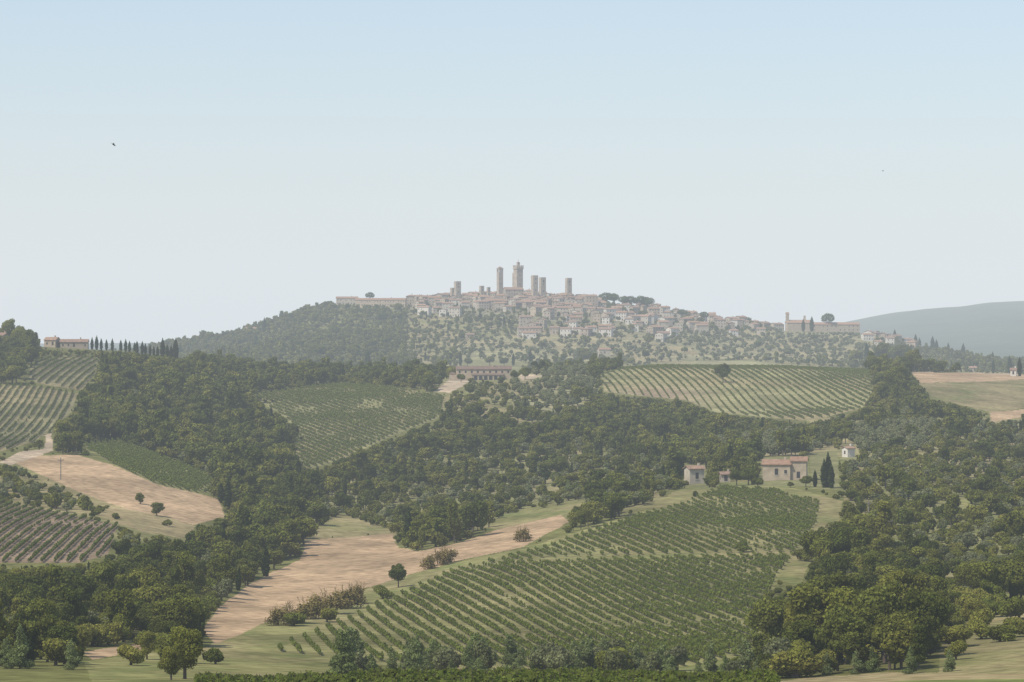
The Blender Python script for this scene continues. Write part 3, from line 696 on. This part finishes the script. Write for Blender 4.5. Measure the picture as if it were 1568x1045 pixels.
for u, vb, h, w in [(531,1032,56,.9),(600,1035,48,.9),(650,1038,44,1.1),(718,1036,54,1.),(797,1034,48,.9),(735,1038,34,1.4),(850,1036,40,1.3),(925,1030,58,1.),(950,1034,44,1.3),(1025,1030,32,1.3),(1110,1035,34,1.2),(1160,1036,32,1.2),(110,1040,50,1),(30,1040,70,1.),(10,1045,50,1),
                    (1312,1032,40,1),(1335,1030,42,1),(1395,1032,44,1),(1210,1036,38,1.2),(1265,1034,36,1.2),(1455,1030,36,1.2),(560,1036,34,1.3),(690,1036,28,1.4),(880,1036,34,1.4),(985,1036,30,1.4),(1070,1036,26,1.4)]:
    tree('willow_tree', u, vb, h, w, 430)
for u, vb, h, w in [(430,958,40,1.6),(455,955,42,1.7),(480,948,45,1.7),(505,940,46,1.7),(528,932,46,1.6),(545,925,44,1.2),(655,872,30,1.5),(675,866,36,1.2),(688,862,34,1.2),(800,830,32,1.2)]:
    tree('dry_bush', u, vb, h*.85, w)

# ------------------------------------------------------------------ poles, birds
M_POLE = plain('weathered_pole', (.25,.21,.17))
for u, vb, hpx in [(1361,835,42),(1330,800,34),(93,735,34)]:
    x, y, z = site(u, vb, 500); H = hpx*y/F; b = MB()
    b.box(-.14, .14, -.14, .14, -1, H, 0); b.box(-1.1, 1.1, -.24, -.143, H-1.0, H-.8, 0)
    for c in (-.9, 0, .9): b.box(c-.06, c+.06, -.24, -.12, H-.797, H-.55, 0)
    b.obj('utility_pole', [M_POLE], (x, y, z), .4)
M_BIRD = plain('dark_feathers', (.05,.045,.045))
for (u, v, y, s, r) in [(174,222,220,.36,.7),(1352,262,300,.2,.2)]:
    b = MB(); st6 = [(-.5,.02),(-.25,.09),(0,.11),(.25,.08),(.42,.05),(.52,.01)]
    for (a0, r0), (a1, r1) in zip(st6[:-1], st6[1:]):
        for i in range(6):
            p = lambda a, rr, t: (a, rr*math.cos(t), rr*math.sin(t)); t0 = i*math.pi/3; t1_ = t0+math.pi/3
            b.quad([p(a0,r0,t0),p(a0,r0,t1_),p(a1,r1,t1_),p(a1,r1,t0)], 0)
    for sg in (-1, 1):
        b.quad([(.2,sg*.08,.04),(-.12,sg*.08,.03),(-.1,sg*.5,.22),(.16,sg*.5,.24)], 0); b.quad([(.16,sg*.5,.24),(-.1,sg*.5,.22),(-.3,sg*1.05,.1)], 0)
    b.quad([(-.4,0,.02),(-.8,-.15,.02),(-.8,.15,.02)], 0)
    o = b.obj('bird', [M_BIRD], ((u-UC)/F*y, y, -(v-VC)/F*y), r); o.scale = (s, s, s); o.rotation_euler = (.5, .5, r)

# ------------------------------------------------------------------ air haze: absorbing box, its added emission standing in for scattered daylight
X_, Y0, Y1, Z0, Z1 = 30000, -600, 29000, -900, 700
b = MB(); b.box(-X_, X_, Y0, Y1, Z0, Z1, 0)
m, nt, N, K = newmat('glowing_haze')
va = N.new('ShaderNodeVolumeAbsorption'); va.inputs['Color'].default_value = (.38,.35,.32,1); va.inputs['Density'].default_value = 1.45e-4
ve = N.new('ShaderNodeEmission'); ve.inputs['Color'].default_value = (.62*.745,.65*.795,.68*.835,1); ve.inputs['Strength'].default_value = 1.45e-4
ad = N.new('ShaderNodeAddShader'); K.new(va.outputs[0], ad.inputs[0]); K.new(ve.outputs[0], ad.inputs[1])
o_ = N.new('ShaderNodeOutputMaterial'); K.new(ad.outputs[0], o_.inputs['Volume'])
hz = b.obj('glowing_haze_layer', [m], (0, 0, 0), 0)

# ------------------------------------------------------------------ light, sky, camera
el = math.radians(52); sd = Vector((-.78, -.60, 0)).normalized(); sdir = Vector((sd.x*math.cos(el), sd.y*math.cos(el), math.sin(el)))
sl = bpy.data.lights.new('sun', 'SUN'); sl.energy = 4.3; sl.angle = math.radians(.5); sl.color = (1, .93, .80)
so = bpy.data.objects.new('sun', sl); so.rotation_euler = sdir.to_track_quat('Z', 'Y').to_euler(); scene.collection.objects.link(so)
w = bpy.data.worlds.new('World'); scene.world = w; w.use_nodes = True; nt = w.node_tree
bg = nt.nodes['Background']; sk = nt.nodes.new('ShaderNodeTexSky'); sk.sky_type = 'NISHITA'; sk.sun_disc = False
sk.sun_elevation = el; sk.sun_rotation = math.atan2(sd.x, sd.y) % (2*math.pi); sk.altitude = 200; sk.air_density = 1.0; sk.dust_density = 1.2; sk.ozone_density = 3.0
nt.links.new(sk.outputs[0], bg.inputs['Color']); bg.inputs['Strength'].default_value = .15
cam = bpy.data.cameras.new('camera'); co = bpy.data.objects.new('camera', cam); co.rotation_euler = (math.pi/2, 0, 0)
cam.sensor_width = 36; cam.lens = 36*F/1568; cam.clip_start = 1; cam.clip_end = 90000
scene.collection.objects.link(co); scene.camera = co
scene.view_settings.view_transform = 'Standard'; scene.view_settings.look = 'None'; scene.view_settings.exposure = 0
